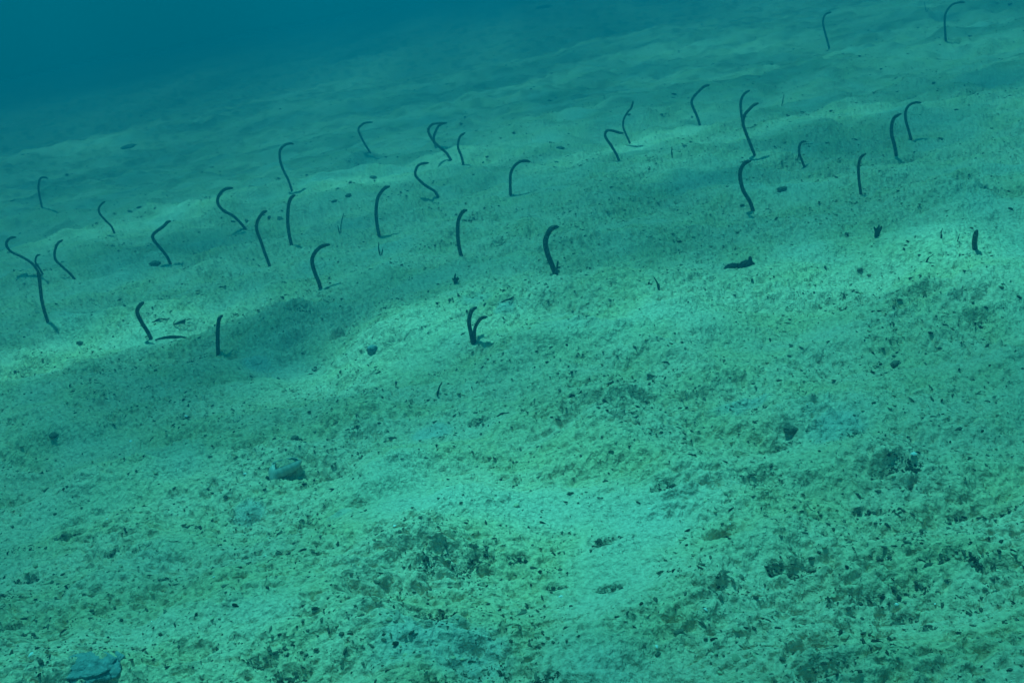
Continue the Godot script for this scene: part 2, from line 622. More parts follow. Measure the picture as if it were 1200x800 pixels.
func noise_setup(n: FastNoiseLite, sd: int, freq: float, oct: int, gain := 0.5) -> void:
	n.seed = sd
	n.noise_type = FastNoiseLite.TYPE_SIMPLEX_SMOOTH
	n.frequency = freq
	n.fractal_type = FastNoiseLite.FRACTAL_FBM if oct > 1 else FastNoiseLite.FRACTAL_NONE
	n.fractal_octaves = oct
	n.fractal_gain = gain

func terrain_setup() -> void:
	noise_setup(n_big, 11, 0.55, 2)
	noise_setup(n_mid, 23, 3.2, 3, 0.5)
	noise_setup(n_fine, 37, 38.0, 3, 0.62)
	noise_setup(n_clod, 53, 55.0, 2, 0.55)
	noise_setup(n_patch, 71, 2.1, 2)
	noise_setup(n_tone, 91, 5.0, 3)
	noise_setup(n_mark, 77, 10.0, 2, 0.6)
	var rng := RandomNumberGenerator.new()
	rng.seed = 4242
	for i in 2600:                # small burrows and dimples
		var r := 0.5 + 7.0 * pow(rng.randf(), 1.5)
		var a := rng.randf_range(-0.85, 0.85)
		var size := 0.005 + 0.022 * pow(rng.randf(), 3.0)
		if n_patch.get_noise_2d(r * sin(a), -r * cos(a)) < rng.randf_range(-0.35, 0.25):
			continue
		hollow(r * sin(a), -r * cos(a), size, size * rng.randf_range(0.35, 0.9), rng.randf_range(1.0, 1.9))
	for i in 420:                 # low mounds
		var r := 0.5 + 6.0 * pow(rng.randf(), 1.3)
		var a := rng.randf_range(-0.85, 0.85)
		var size := rng.randf_range(0.03, 0.11)
		hollow(r * sin(a), -r * cos(a), size, -size * rng.randf_range(0.15, 0.34), rng.randf_range(1.0, 1.6))

func hollow(x: float, z: float, r: float, depth: float, stretch := 1.0) -> void:
	var id := hollows.size()
	hollows.append([x, z, r, depth, stretch])
	var reach := r * stretch * 1.7
	for i in range(floori((x - reach) / 0.2), floori((x + reach) / 0.2) + 1):
		for j in range(floori((z - reach) / 0.2), floori((z + reach) / 0.2) + 1):
			var k := Vector2i(i, j)
			if not hollow_cells.has(k):
				hollow_cells[k] = PackedInt32Array()
			hollow_cells[k].append(id)

func height(x: float, z: float) -> float:
	var far := x * x + z * z
	var y := SLOPE * x + 0.075 * n_big.get_noise_2d(x * 0.6 + z * 0.28, z * 1.25)
	var mid := n_mid.get_noise_2d(x * 0.75, z * 1.2)
	y += 0.064 * mid * (0.75 + 0.5 * n_patch.get_noise_2d(x, z))
	var near := 1.0 - smoothstep(2.8, 5.5, sqrt(far))
	if near < 1.0:
		y += 0.012 * (1.0 - near) * n_mark.get_noise_2d(x * 0.4, z)
	if far > 81.0:
		return y
	var patch := n_patch.get_noise_2d(x + 9.0, z) + 0.25
	var rough := clampf(0.55 + 1.4 * patch, 0.15, 1.3)
	var fine := n_fine.get_noise_2d(x * 0.6, z)
	y += 0.0058 * rough * fine * near
	var clod := n_clod.get_noise_2d(x * 0.45, z * 0.9)
	y -= 0.0072 * rough * near * smoothstep(0.12, 0.5, clod)
	var k := Vector2i(floori(x / 0.2), floori(z / 0.2))
	if hollow_cells.has(k):
		for id in hollow_cells[k]:
			var h: Array = hollows[id]
			var r: float = h[2]
			var dx: float = (x - h[0]) / (r * h[4])
			var dz: float = (z - h[1]) / r
			var d := sqrt(dx * dx + dz * dz) * (1.0 + 0.35 * fine) + 0.3 * clod * minf(1.0, 0.03 / r)
			if d < 1.7:
				if h[3] > 0.0:
					y -= h[3] * (1.0 - smoothstep(0.35, 1.0, d))
					y += 0.22 * h[3] * exp(-pow((d - 1.18) / 0.26, 2.0))
				elif d < 1.0:
					y -= h[3] * (1.0 - d * d) * (1.0 - d * d)
	return y

func place_hollows() -> void:
	hollow(0.592, -0.963, 0.0127, 0.0171, 2.0)
	hollow(0.466, -1.018, 0.0146, 0.0145, 2.0)
	hollow(0.380, -1.025, 0.0129, 0.0139, 2.1)
	hollow(0.345, -1.027, 0.0099, 0.0107, 1.5)
	hollow(0.426, -1.042, 0.0087, 0.0078, 2.0)
	hollow(0.550, -0.993, 0.0151, 0.0136, 2.2)
	hollow(0.328, -0.762, 0.0162, 0.0175, 1.9)
	hollow(0.497, -0.960, 0.0159, 0.0143, 1.9)
	hollow(0.273, -0.973, 0.0183, 0.0148, 1.8)
	hollow(0.475, -0.923, 0.0114, 0.0123, 1.8)
	hollow(0.445, -0.955, 0.0116, 0.0105, 1.8)
	hollow(0.567, -1.228, 0.0177, 0.0191, 1.9)
	hollow(0.594, -1.217, 0.0108, 0.0117, 1.8)
	hollow(0.382, -1.262, 0.0211, 0.0190, 2.2)
	hollow(-0.091, -1.127, 0.0220, 0.0198, 2.2)
	hollow(-0.043, -1.126, 0.0149, 0.0134, 1.8)
	hollow(-0.117, -1.003, 0.0147, 0.0133, 2.0)
	hollow(-0.525, -1.618, 0.0229, 0.0206, 2.4)
	hollow(0.136, -1.144, 0.0151, 0.0136, 1.8)
	hollow(-0.754, -1.384, 0.0147, 0.0159, 2.0)
	hollow(-0.778, -1.380, 0.0114, 0.0103, 2.0)
	hollow(-0.347, -1.326, 0.0128, 0.0139, 1.7)
	hollow(0.006, -1.127, 0.0127, 0.0091, 1.7)
	hollow(-0.120, -1.105, 0.0132, 0.0119, 1.8)
	hollow(0.235, -1.248, 0.0151, 0.0136, 1.9)
	hollow(0.446, -1.373, 0.0187, 0.0151, 2.0)
	hollow(1.185, -2.287, 0.0155, 0.0167, 2.4)
	hollow(1.820, -3.734, 0.0232, 0.0250, 2.2)
	hollow(1.365, -2.913, 0.0203, 0.0182, 2.3)
	hollow(1.307, -3.022, 0.0227, 0.0204, 2.4)
	hollow(1.231, -2.525, 0.0176, 0.0159, 2.6)
	hollow(1.013, -2.912, 0.0187, 0.0168, 2.2)
	hollow(1.118, -2.952, 0.0173, 0.0156, 2.4)
	hollow(-0.544, -2.249, 0.0160, 0.0144, 2.4)
	hollow(-0.037, -2.599, 0.0147, 0.0132, 2.2)
	hollow(-0.223, -3.184, 0.0196, 0.0176, 2.0)
	hollow(-0.135, -2.885, 0.0178, 0.0160, 2.0)
	hollow(0.765, -2.925, 0.0188, 0.0169, 2.2)
	hollow(-0.308, -0.929, 0.0129, 0.0116, 2.0)
	hollow(-0.271, -0.907, 0.0138, 0.0124, 2.0)
	hollow(-0.608, -1.293, 0.0115, 0.0104, 2.4)
	hollow(-0.699, -1.281, 0.0107, 0.0096, 2.3)
	hollow(0.066, -1.639, 0.0132, 0.0107, 2.2)
	hollow(0.238, -1.570, 0.0143, 0.0128, 2.2)
	hollow(0.575, -0.982, 0.0117, 0.0084, 2.0)
	hollow(0.514, -1.181, 0.0110, 0.0099, 2.0)
	hollow(0.690, -1.120, 0.0131, 0.0118, 2.0)
	hollow(0.916, -1.710, 0.0150, 0.0135, 2.2)
	hollow(-0.099, -0.982, 0.0153, 0.0110, 2.2)
	hollow(-0.666, -1.309, 0.0099, 0.0089, 2.2)
	hollow(-0.066, -1.614, 0.0127, 0.0114, 2.0)
	hollow(0.059, -1.063, 0.0100, 0.0090, 1.8)
	hollow(0.132, -1.040, 0.0113, 0.0102, 2.0)
	hollow(-0.795, -1.272, 0.0136, 0.0123, 1.8)
	hollow(-0.715, -1.084, 0.0134, 0.0120, 1.8)
	hollow(0.418, -0.742, 0.0084, 0.0076, 2.0)
	hollow(0.184, -0.910, 0.0090, 0.0081, 2.0)
	hollow(0.040, -0.868, 0.0099, 0.0071, 2.0)
	hollow(0.635, -1.135, 0.0114, 0.0082, 2.1)
	hollow(-0.073, -1.110, 0.0160, 0.0115, 2.0)
	hollow(0.541, -1.375, 0.0366, -0.0091, 1.4)
	hollow(0.404, -1.507, 0.0377, -0.0068, 1.7)
	hollow(-0.469, -1.426, 0.0197, -0.0069, 1.4)
	hollow(-0.282, -1.314, 0.0171, -0.0043, 1.6)
	hollow(-0.155, -1.609, 0.0231, -0.0051, 1.6)
	hollow(0.056, -1.338, 0.0371, -0.0037, 1.8)
	hollow(-0.074, -1.273, 0.0376, -0.0038, 1.8)
	hollow(-0.630, -2.117, 0.0257, -0.0051, 1.6)
	hollow(-0.084, -0.922, 0.0549, -0.0077, 1.6)
	hollow(0.000, -0.951, 0.0600, -0.0084, 1.5)
	hollow(0.503, -1.035, 0.0521, -0.0083, 1.5)
	hollow(0.294, -0.942, 0.0588, -0.0071, 1.5)
	hollow(-0.550, -1.269, 0.0749, -0.0112, 1.8)
	hollow(-0.296, -1.075, 0.0884, -0.0115, 1.5)
	hollow(0.124, -1.151, 0.0676, -0.0068, 1.8)
	hollow(-0.083, -1.080, 0.0588, -0.0088, 1.7)
	hollow(-0.695, -1.384, 0.0388, -0.0039, 1.6)
	hollow(0.802, -1.366, 0.0387, -0.0054, 1.5)
	hollow(0.425, -0.926, 0.0387, -0.0062, 1.5)
	hollow(0.211, -0.956, 0.0493, -0.0059, 1.5)
	hollow(-0.082, -2.134, 0.0273, -0.0041, 1.9)
	hollow(-0.020, -2.092, 0.0167, -0.0033, 1.7)
	hollow(2.182, -4.934, 0.0143, 0.0048, 1.2)
	hollow(1.892, -5.826, 0.0137, 0.0046, 1.2)
	hollow(1.257, -3.064, 0.0133, 0.0044, 1.2)
	hollow(1.362, -3.223, 0.0110, 0.0037, 1.2)
	hollow(0.962, -2.548, 0.0091, 0.0030, 1.2)
	hollow(0.956, -3.050, 0.0095, 0.0032, 1.2)
	hollow(1.005, -1.958, 0.0130, 0.0043, 1.2)
	hollow(0.696, -2.646, 0.0133, 0.0044, 1.2)
	hollow(0.820, -3.169, 0.0122, 0.0041, 1.2)
	hollow(0.962, -3.943, 0.0128, 0.0043, 1.2)
	hollow(0.844, -4.261, 0.0148, 0.0049, 1.2)
	hollow(0.509, -4.043, 0.0112, 0.0037, 1.2)
	hollow(0.425, -3.710, 0.0134, 0.0045, 1.2)
	hollow(0.107, -2.154, 0.0163, 0.0054, 1.2)
	hollow(0.109, -2.170, 0.0060, 0.0020, 1.2)
	hollow(-0.086, -1.921, 0.0122, 0.0041, 1.2)
	hollow(-0.083, -1.928, 0.0102, 0.0034, 1.2)
	hollow(-0.145, -2.578, 0.0141, 0.0047, 1.2)
	hollow(-0.005, -3.234, 0.0132, 0.0044, 1.2)
	hollow(-0.285, -3.554, 0.0130, 0.0043, 1.2)
	hollow(-0.207, -3.983, 0.0124, 0.0041, 1.2)
	hollow(-0.271, -4.129, 0.0139, 0.0046, 1.2)
	hollow(-0.370, -4.636, 0.0144, 0.0048, 1.2)
	hollow(-0.688, -4.560, 0.0119, 0.0040, 1.2)
	hollow(-0.463, -3.166, 0.0145, 0.0048, 1.2)
	hollow(-0.957, -4.020, 0.0133, 0.0044, 1.2)
	hollow(-0.772, -3.171, 0.0140, 0.0047, 1.2)
	hollow(-0.817, -3.022, 0.0124, 0.0041, 1.2)
	hollow(-1.011, -3.459, 0.0134, 0.0045, 1.2)
	hollow(-0.538, -2.497, 0.0134, 0.0045, 1.2)
	hollow(-1.201, -3.154, 0.0132, 0.0044, 1.2)
	hollow(-1.644, -3.757, 0.0108, 0.0036, 1.2)
	hollow(-2.299, -4.490, 0.0113, 0.0038, 1.2)
	hollow(-1.556, -3.169, 0.0112, 0.0037, 1.2)
	hollow(-1.350, -2.545, 0.0116, 0.0039, 1.2)
	hollow(-1.685, -3.187, 0.0118, 0.0039, 1.2)
	hollow(-1.680, -3.197, 0.0082, 0.0027, 1.2)
	hollow(-0.994, -2.391, 0.0127, 0.0042, 1.2)
	hollow(-0.746, -2.190, 0.0117, 0.0039, 1.2)
	silt.append([0.541, -1.375, 0.0366, 1.4])
	silt.append([0.404, -1.507, 0.0377, 1.7])
	silt.append([-0.469, -1.426, 0.0197, 1.4])
	silt.append([-0.282, -1.314, 0.0171, 1.6])
	silt.append([-0.155, -1.609, 0.0231, 1.6])
	silt.append([-0.630, -2.117, 0.0257, 1.6])
	silt.append([-0.084, -0.922, 0.0549, 1.6])
	silt.append([-0.082, -2.134, 0.0273, 1.9])
	silt.append([-0.020, -2.092, 0.0167, 1.7])
	light_bands.append([-1.39, -2.32, -1.21, -2.41, 0.12, 0.40])
	light_bands.append([-1.21, -2.41, -0.98, -2.44, 0.12, 0.40])
	light_bands.append([-0.98, -2.44, -0.72, -2.47, 0.09, 0.16])
	light_bands.append([-0.57, -1.89, -0.34, -2.01, 0.10, 0.18])
	light_bands.append([-0.34, -2.01, -0.12, -2.06, 0.10, 0.18])
	light_bands.append([-0.34, -2.01, 0.00, -2.04, 0.10, 0.16])
	light_bands.append([0.00, -2.04, 0.33, -1.91, 0.10, 0.16])
	light_bands.append([0.33, -1.91, 0.70, -2.05, 0.13, 0.18])
	light_bands.append([0.70, -2.05, 0.94, -1.99, 0.13, 0.18])
	light_bands.append([0.94, -1.99, 1.15, -2.06, 0.13, 0.18])
	light_bands.append([-0.30, -1.64, 0.33, -1.64, 0.42, 0.10])
	light_bands.append([0.33, -1.64, 0.99, -1.71, 0.42, 0.10])
	light_bands.append([-0.56, -1.12, 0.00, -1.08, 0.30, 0.10])
	light_bands.append([0.00, -1.08, 0.69, -1.08, 0.30, 0.10])
	light_bands.append([-0.55, -1.51, -0.72, -1.33, 0.15, 0.12])
	light_bands.append([0.14, -3.79, 0.51, -4.05, 0.11, 0.36])
	light_bands.append([0.51, -4.05, 0.72, -4.01, 0.11, 0.36])
	light_bands.append([0.52, -3.19, 0.86, -3.16, 0.11, 0.26])
	light_bands.append([0.85, -3.94, 1.36, -3.79, 0.20, 0.16])
	light_bands.append([1.36, -3.79, 1.86, -3.50, 0.20, 0.16])
	light_bands.append([1.85, -4.69, 2.48, -4.77, 0.20, 0.10])
	light_bands.append([-1.98, -3.90, -1.48, -3.98, 0.18, 0.20])
	light_bands.append([-1.48, -3.98, -0.73, -3.98, 0.18, 0.20])
	light_bands.append([-0.73, -3.98, -0.15, -4.16, 0.18, 0.20])
	light_bands.append([-3.84, -7.03, -3.02, -6.96, 0.20, 0.25])
	light_bands.append([-2.17, -8.72, -1.37, -8.63, 0.30, 0.18])
	light_bands.append([1.09, -6.96, 1.90, -6.06, 0.25, 0.15])
	light_bands.append([-3.29, -18.98, -0.54, -15.69, 0.40, 0.15])

func place_eels() -> void:
	eel("tall hooked garden eel highest at the top right corner", 2.184, -4.939, 0.0079, [Vector3(0.000, 0.000, 0.000), Vector3(-0.012, 0.053, -0.001), Vector3(-0.022, 0.104, -0.003), Vector3(-0.018, 0.138, -0.008), Vector3(0.006, 0.171, -0.013), Vector3(0.046, 0.183, -0.021), Vector3(0.076, 0.181, -0.030)])
	eel("thin hooked garden eel alone at the top, left of the topmost right eel", 1.894, -5.832, 0.0076, [Vector3(0.000, 0.000, 0.000), Vector3(-0.023, 0.056, 0.001), Vector3(-0.050, 0.121, 0.003), Vector3(-0.061, 0.163, 0.007), Vector3(-0.052, 0.199, 0.013), Vector3(-0.020, 0.209, 0.020)])
	eel("thick upright garden eel, front one of the close pair at the right", 1.263, -3.080, 0.0074, [Vector3(0.000, 0.000, 0.000), Vector3(-0.012, 0.035, 0.001), Vector3(-0.028, 0.070, 0.006), Vector3(-0.036, 0.103, 0.013), Vector3(-0.034, 0.128, 0.022), Vector3(-0.019, 0.143, 0.035)])
	eel("hooked garden eel, rear one of the close pair at the right, head level", 1.363, -3.225, 0.0061, [Vector3(0.000, 0.000, 0.000), Vector3(-0.013, 0.030, -0.000), Vector3(-0.027, 0.063, -0.002), Vector3(-0.031, 0.091, -0.004), Vector3(-0.021, 0.111, -0.007), Vector3(-0.002, 0.119, -0.010), Vector3(0.022, 0.118, -0.015)])
	eel("upright garden eel with nodding head, before a dark hollow below the right pair", 0.965, -2.555, 0.0051, [Vector3(0.000, 0.000, 0.000), Vector3(-0.008, 0.029, 0.000), Vector3(-0.016, 0.064, 0.002), Vector3(-0.018, 0.088, 0.004), Vector3(-0.014, 0.103, 0.006), Vector3(-0.004, 0.111, 0.010)])
	eel("short hooked garden eel with a twig at its side, right of the forked pair", 0.957, -3.055, 0.0053, [Vector3(0.000, 0.000, 0.000), Vector3(-0.011, 0.022, -0.001), Vector3(-0.020, 0.042, -0.005), Vector3(-0.021, 0.062, -0.011), Vector3(-0.013, 0.076, -0.019), Vector3(0.005, 0.077, -0.030)])
	eel("stub of a garden eel barely out of the sand, lowest eel at the right edge", 1.007, -1.963, 0.0072, [Vector3(0.000, 0.000, 0.000), Vector3(-0.004, 0.012, 0.002), Vector3(-0.009, 0.027, 0.009), Vector3(-0.014, 0.048, 0.020)])
	eel("thick curved garden eel bowed to the left, just below the forked pair right of centre", 0.699, -2.657, 0.0074, [Vector3(0.000, 0.000, 0.000), Vector3(-0.013, 0.028, 0.001), Vector3(-0.036, 0.062, 0.004), Vector3(-0.049, 0.100, 0.009), Vector3(-0.050, 0.126, 0.016), Vector3(-0.042, 0.144, 0.024), Vector3(-0.028, 0.153, 0.035)])
	eel("long S-curved garden eel, front one of the forked pair right of centre", 0.822, -3.177, 0.0068, [Vector3(0.000, 0.000, 0.000), Vector3(-0.013, 0.027, -0.000), Vector3(-0.034, 0.070, -0.001), Vector3(-0.048, 0.105, -0.003), Vector3(-0.045, 0.133, -0.005), Vector3(-0.029, 0.153, -0.008), Vector3(-0.016, 0.165, -0.011), Vector3(0.001, 0.170, -0.015)])
	eel("garden eel behind the front one of the forked pair, lower body hidden by it", 0.962, -3.945, 0.0071, [Vector3(0.000, 0.000, 0.000), Vector3(-0.010, 0.038, 0.000), Vector3(-0.018, 0.072, 0.002), Vector3(-0.020, 0.106, 0.004), Vector3(-0.010, 0.132, 0.006), Vector3(0.012, 0.148, 0.010)])
	eel("garden eel bent sharply right like an elbow, standing alone above the middle right", 0.845, -4.266, 0.0082, [Vector3(0.000, 0.000, 0.000), Vector3(-0.014, 0.036, -0.001), Vector3(-0.036, 0.079, -0.002), Vector3(-0.044, 0.105, -0.006), Vector3(-0.033, 0.128, -0.010), Vector3(-0.011, 0.151, -0.015), Vector3(0.012, 0.169, -0.022), Vector3(0.036, 0.173, -0.030)])
	eel("wavy upright garden eel with raised head, touched by its arched neighbour", 0.509, -4.049, 0.0062, [Vector3(0.000, 0.000, 0.000), Vector3(-0.016, 0.032, 0.001), Vector3(-0.033, 0.068, 0.002), Vector3(-0.035, 0.101, 0.005), Vector3(-0.022, 0.132, 0.009), Vector3(-0.005, 0.156, 0.014), Vector3(0.001, 0.185, 0.020)])
	eel("arched garden eel with level head, reaching its wavy neighbour on bright sand", 0.432, -3.769, 0.0076, [Vector3(0.000, 0.000, 0.000), Vector3(-0.014, 0.031, 0.001), Vector3(-0.036, 0.065, 0.002), Vector3(-0.058, 0.096, 0.005), Vector3(-0.061, 0.114, 0.009), Vector3(-0.052, 0.126, 0.014), Vector3(-0.031, 0.125, 0.020), Vector3(-0.007, 0.119, 0.027), Vector3(0.009, 0.119, 0.035)])
	eel("thick garden eel with bent head and a thin stub at its foot, right of centre", 0.112, -2.265, 0.0095, [Vector3(0.000, 0.000, 0.000), Vector3(-0.010, 0.026, -0.000), Vector3(-0.021, 0.053, -0.001), Vector3(-0.028, 0.081, -0.003), Vector3(-0.026, 0.099, -0.005), Vector3(-0.016, 0.118, -0.008), Vector3(-0.006, 0.123, -0.011), Vector3(0.006, 0.123, -0.015)])
	eel("thin short stub leaning on the foot of the thick eel right of centre", 0.114, -2.274, 0.0035, [Vector3(0.000, 0.000, 0.000), Vector3(0.000, 0.017, 0.003), Vector3(0.002, 0.041, 0.010)])
	eel("thickest and nearest garden eel, left and taller stem of the V-shaped pair at centre", -0.087, -1.929, 0.0068, [Vector3(0.000, 0.000, 0.000), Vector3(-0.004, 0.023, -0.001), Vector3(-0.008, 0.047, -0.005), Vector3(-0.005, 0.065, -0.011), Vector3(0.000, 0.073, -0.019), Vector3(0.009, 0.074, -0.030)])
	eel("shorter right branch of the V-shaped pair at centre, head pointing right", -0.083, -1.929, 0.0057, [Vector3(0.000, 0.000, 0.000), Vector3(0.000, 0.027, 0.001), Vector3(0.006, 0.046, 0.005), Vector3(0.016, 0.061, 0.011), Vector3(0.030, 0.068, 0.020)])
	eel("stout upright garden eel beside a dark crumbly patch, left of the thick centre eel", -0.145, -2.583, 0.0078, [Vector3(0.000, 0.000, 0.000), Vector3(-0.006, 0.026, 0.001), Vector3(-0.009, 0.064, 0.004), Vector3(-0.007, 0.103, 0.009), Vector3(0.001, 0.126, 0.016), Vector3(0.011, 0.139, 0.024), Vector3(0.021, 0.144, 0.035)])
	eel("garden eel shaped like a walking stick, crook to the right, above centre", -0.005, -3.239, 0.0073, [Vector3(0.000, 0.000, 0.000), Vector3(-0.001, 0.035, -0.000), Vector3(0.000, 0.072, -0.002), Vector3(0.009, 0.097, -0.004), Vector3(0.027, 0.114, -0.007), Vector3(0.048, 0.120, -0.010), Vector3(0.070, 0.115, -0.015)])
	eel("strongly S-curved garden eel between the walking-stick eel and the upright bowed one", -0.285, -3.561, 0.0072, [Vector3(0.000, 0.000, 0.000), Vector3(-0.014, 0.023, 0.000), Vector3(-0.046, 0.044, 0.001), Vector3(-0.074, 0.070, 0.002), Vector3(-0.085, 0.090, 0.003), Vector3(-0.076, 0.118, 0.005), Vector3(-0.059, 0.130, 0.007), Vector3(-0.030, 0.134, 0.010)])
	eel("small bowed garden eel just right of the looped far pair", -0.208, -3.991, 0.0069, [Vector3(0.000, 0.000, 0.000), Vector3(-0.008, 0.034, -0.001), Vector3(-0.021, 0.070, -0.005), Vector3(-0.018, 0.100, -0.011), Vector3(-0.008, 0.118, -0.019), Vector3(0.011, 0.128, -0.030)])
	eel("front garden eel of the looped far pair, wide hook and long leaning stem", -0.271, -4.139, 0.0077, [Vector3(0.000, 0.000, 0.000), Vector3(-0.020, 0.031, 0.000), Vector3(-0.052, 0.059, 0.001), Vector3(-0.074, 0.083, 0.003), Vector3(-0.090, 0.111, 0.005), Vector3(-0.093, 0.134, 0.008), Vector3(-0.077, 0.154, 0.011), Vector3(-0.052, 0.161, 0.015), Vector3(-0.013, 0.162, 0.020)])
	eel("rear garden eel of the looped far pair, crossing inside the wide hook", -0.370, -4.638, 0.0080, [Vector3(0.000, 0.000, 0.000), Vector3(-0.013, 0.021, 0.001), Vector3(-0.013, 0.047, 0.004), Vector3(-0.003, 0.074, 0.009), Vector3(0.012, 0.100, 0.016), Vector3(0.030, 0.112, 0.024), Vector3(0.056, 0.120, 0.035)])
	eel("thin pale hooked garden eel, farthest left of the looped far pair", -0.689, -4.565, 0.0066, [Vector3(0.000, 0.000, 0.000), Vector3(-0.024, 0.042, -0.000), Vector3(-0.044, 0.083, -0.002), Vector3(-0.051, 0.113, -0.004), Vector3(-0.034, 0.133, -0.007), Vector3(-0.014, 0.142, -0.010), Vector3(0.019, 0.144, -0.015)])
	eel("tall upright garden eel bowed left, between the S-curved eel and the nodding tall one", -0.464, -3.169, 0.0080, [Vector3(0.000, 0.000, 0.000), Vector3(-0.005, 0.041, 0.000), Vector3(-0.006, 0.086, 0.001), Vector3(0.002, 0.132, 0.003), Vector3(0.017, 0.158, 0.004), Vector3(0.034, 0.173, 0.007), Vector3(0.048, 0.178, 0.010)])
	eel("tall slender leaning garden eel with hooked head, upper of two in line", -0.958, -4.024, 0.0074, [Vector3(0.000, 0.000, 0.000), Vector3(-0.012, 0.045, -0.001), Vector3(-0.032, 0.095, -0.002), Vector3(-0.041, 0.140, -0.006), Vector3(-0.037, 0.172, -0.010), Vector3(-0.020, 0.191, -0.015), Vector3(0.003, 0.199, -0.022), Vector3(0.019, 0.194, -0.030)])
	eel("tall nearly straight garden eel with nodding head, right below the slender leaning one", -0.773, -3.172, 0.0078, [Vector3(0.000, 0.000, 0.000), Vector3(-0.005, 0.037, 0.001), Vector3(-0.006, 0.084, 0.002), Vector3(-0.000, 0.130, 0.005), Vector3(0.009, 0.161, 0.009), Vector3(0.021, 0.177, 0.014), Vector3(0.033, 0.184, 0.020)])
	eel("tall leaning garden eel with nodding head, between the broad S-curved and the straight one", -0.819, -3.029, 0.0069, [Vector3(0.000, 0.000, 0.000), Vector3(-0.010, 0.040, 0.001), Vector3(-0.021, 0.089, 0.003), Vector3(-0.029, 0.127, 0.006), Vector3(-0.023, 0.157, 0.011), Vector3(-0.008, 0.180, 0.018), Vector3(0.005, 0.193, 0.026), Vector3(0.020, 0.199, 0.035)])
	eel("broad S-curved garden eel leaning far left, above the leaning nodding one", -1.012, -3.460, 0.0075, [Vector3(0.000, 0.000, 0.000), Vector3(-0.020, 0.029, -0.000), Vector3(-0.044, 0.054, -0.001), Vector3(-0.075, 0.072, -0.002), Vector3(-0.094, 0.094, -0.004), Vector3(-0.095, 0.118, -0.006), Vector3(-0.080, 0.142, -0.008), Vector3(-0.060, 0.155, -0.011), Vector3(-0.035, 0.157, -0.015)])
	eel("thick crook-headed garden eel, lowest of the cluster left of centre, beside no other", -0.541, -2.508, 0.0075, [Vector3(0.000, 0.000, 0.000), Vector3(-0.004, 0.019, 0.000), Vector3(-0.013, 0.049, 0.001), Vector3(-0.017, 0.080, 0.002), Vector3(-0.009, 0.102, 0.003), Vector3(0.007, 0.119, 0.005), Vector3(0.022, 0.127, 0.007), Vector3(0.039, 0.130, 0.010)])
	eel("wriggling garden eel with raised head, beside a dark stone in the left group", -1.204, -3.163, 0.0074, [Vector3(0.000, 0.000, 0.000), Vector3(-0.010, 0.030, -0.000), Vector3(-0.032, 0.063, -0.002), Vector3(-0.049, 0.087, -0.004), Vector3(-0.050, 0.105, -0.007), Vector3(-0.034, 0.119, -0.012), Vector3(-0.013, 0.133, -0.017), Vector3(0.002, 0.147, -0.023), Vector3(0.013, 0.148, -0.030)])
	eel("thin S-curved garden eel on bright sand, upper left", -1.648, -3.767, 0.0060, [Vector3(0.000, 0.000, 0.000), Vector3(-0.009, 0.032, 0.001), Vector3(-0.030, 0.059, 0.002), Vector3(-0.046, 0.087, 0.005), Vector3(-0.044, 0.108, 0.009), Vector3(-0.027, 0.129, 0.014), Vector3(-0.008, 0.140, 0.020)])
	eel("faint upright garden eel with bent head, farthest left of all the far ones", -2.301, -4.495, 0.0063, [Vector3(0.000, 0.000, 0.000), Vector3(-0.001, 0.045, 0.001), Vector3(0.004, 0.098, 0.006), Vector3(0.022, 0.142, 0.013), Vector3(0.049, 0.154, 0.022), Vector3(0.073, 0.151, 0.035)])
	eel("S-curved garden eel with lifted head, right of the forked group at the left edge", -1.559, -3.176, 0.0062, [Vector3(0.000, 0.000, 0.000), Vector3(-0.014, 0.022, -0.000), Vector3(-0.036, 0.046, -0.001), Vector3(-0.054, 0.066, -0.003), Vector3(-0.058, 0.087, -0.005), Vector3(-0.050, 0.114, -0.008), Vector3(-0.038, 0.132, -0.011), Vector3(-0.023, 0.140, -0.015)])
	eel("stiff upright garden eel, front stem of the forked group at the left edge", -1.354, -2.552, 0.0065, [Vector3(-0.000, -0.000, 0.000), Vector3(-0.003, 0.025, 0.000), Vector3(-0.004, 0.065, 0.002), Vector3(0.000, 0.105, 0.004), Vector3(0.004, 0.141, 0.006), Vector3(0.006, 0.160, 0.010)])
	eel("long S-curved garden eel sweeping to the left edge, rear left of the forked group", -1.687, -3.190, 0.0066, [Vector3(0.000, 0.000, 0.000), Vector3(-0.007, 0.022, -0.000), Vector3(-0.020, 0.044, -0.002), Vector3(-0.054, 0.069, -0.004), Vector3(-0.090, 0.086, -0.008), Vector3(-0.104, 0.109, -0.012), Vector3(-0.099, 0.126, -0.017), Vector3(-0.086, 0.134, -0.023), Vector3(-0.073, 0.133, -0.030)])
	eel("small thin garden eel, rear right fork of the group at the left edge", -1.682, -3.201, 0.0046, [Vector3(0.000, 0.000, 0.000), Vector3(-0.009, 0.024, 0.001), Vector3(-0.016, 0.042, 0.003), Vector3(-0.009, 0.063, 0.007), Vector3(0.003, 0.074, 0.013), Vector3(0.016, 0.077, 0.020)])
	eel("short bowed garden eel beside a dark strip of weed, lower left", -0.996, -2.397, 0.0071, [Vector3(0.000, 0.000, 0.000), Vector3(-0.006, 0.021, 0.001), Vector3(-0.016, 0.047, 0.004), Vector3(-0.022, 0.074, 0.009), Vector3(-0.018, 0.092, 0.016), Vector3(-0.005, 0.108, 0.024), Vector3(0.010, 0.120, 0.035)])
	eel("straight post-like garden eel, lowest at the left, head barely bent", -0.748, -2.196, 0.0065, [Vector3(0.000, 0.000, 0.000), Vector3(0.002, 0.029, -0.001), Vector3(0.006, 0.063, -0.002), Vector3(0.011, 0.091, -0.005), Vector3(0.015, 0.098, -0.010), Vector3(0.020, 0.101, -0.015)])

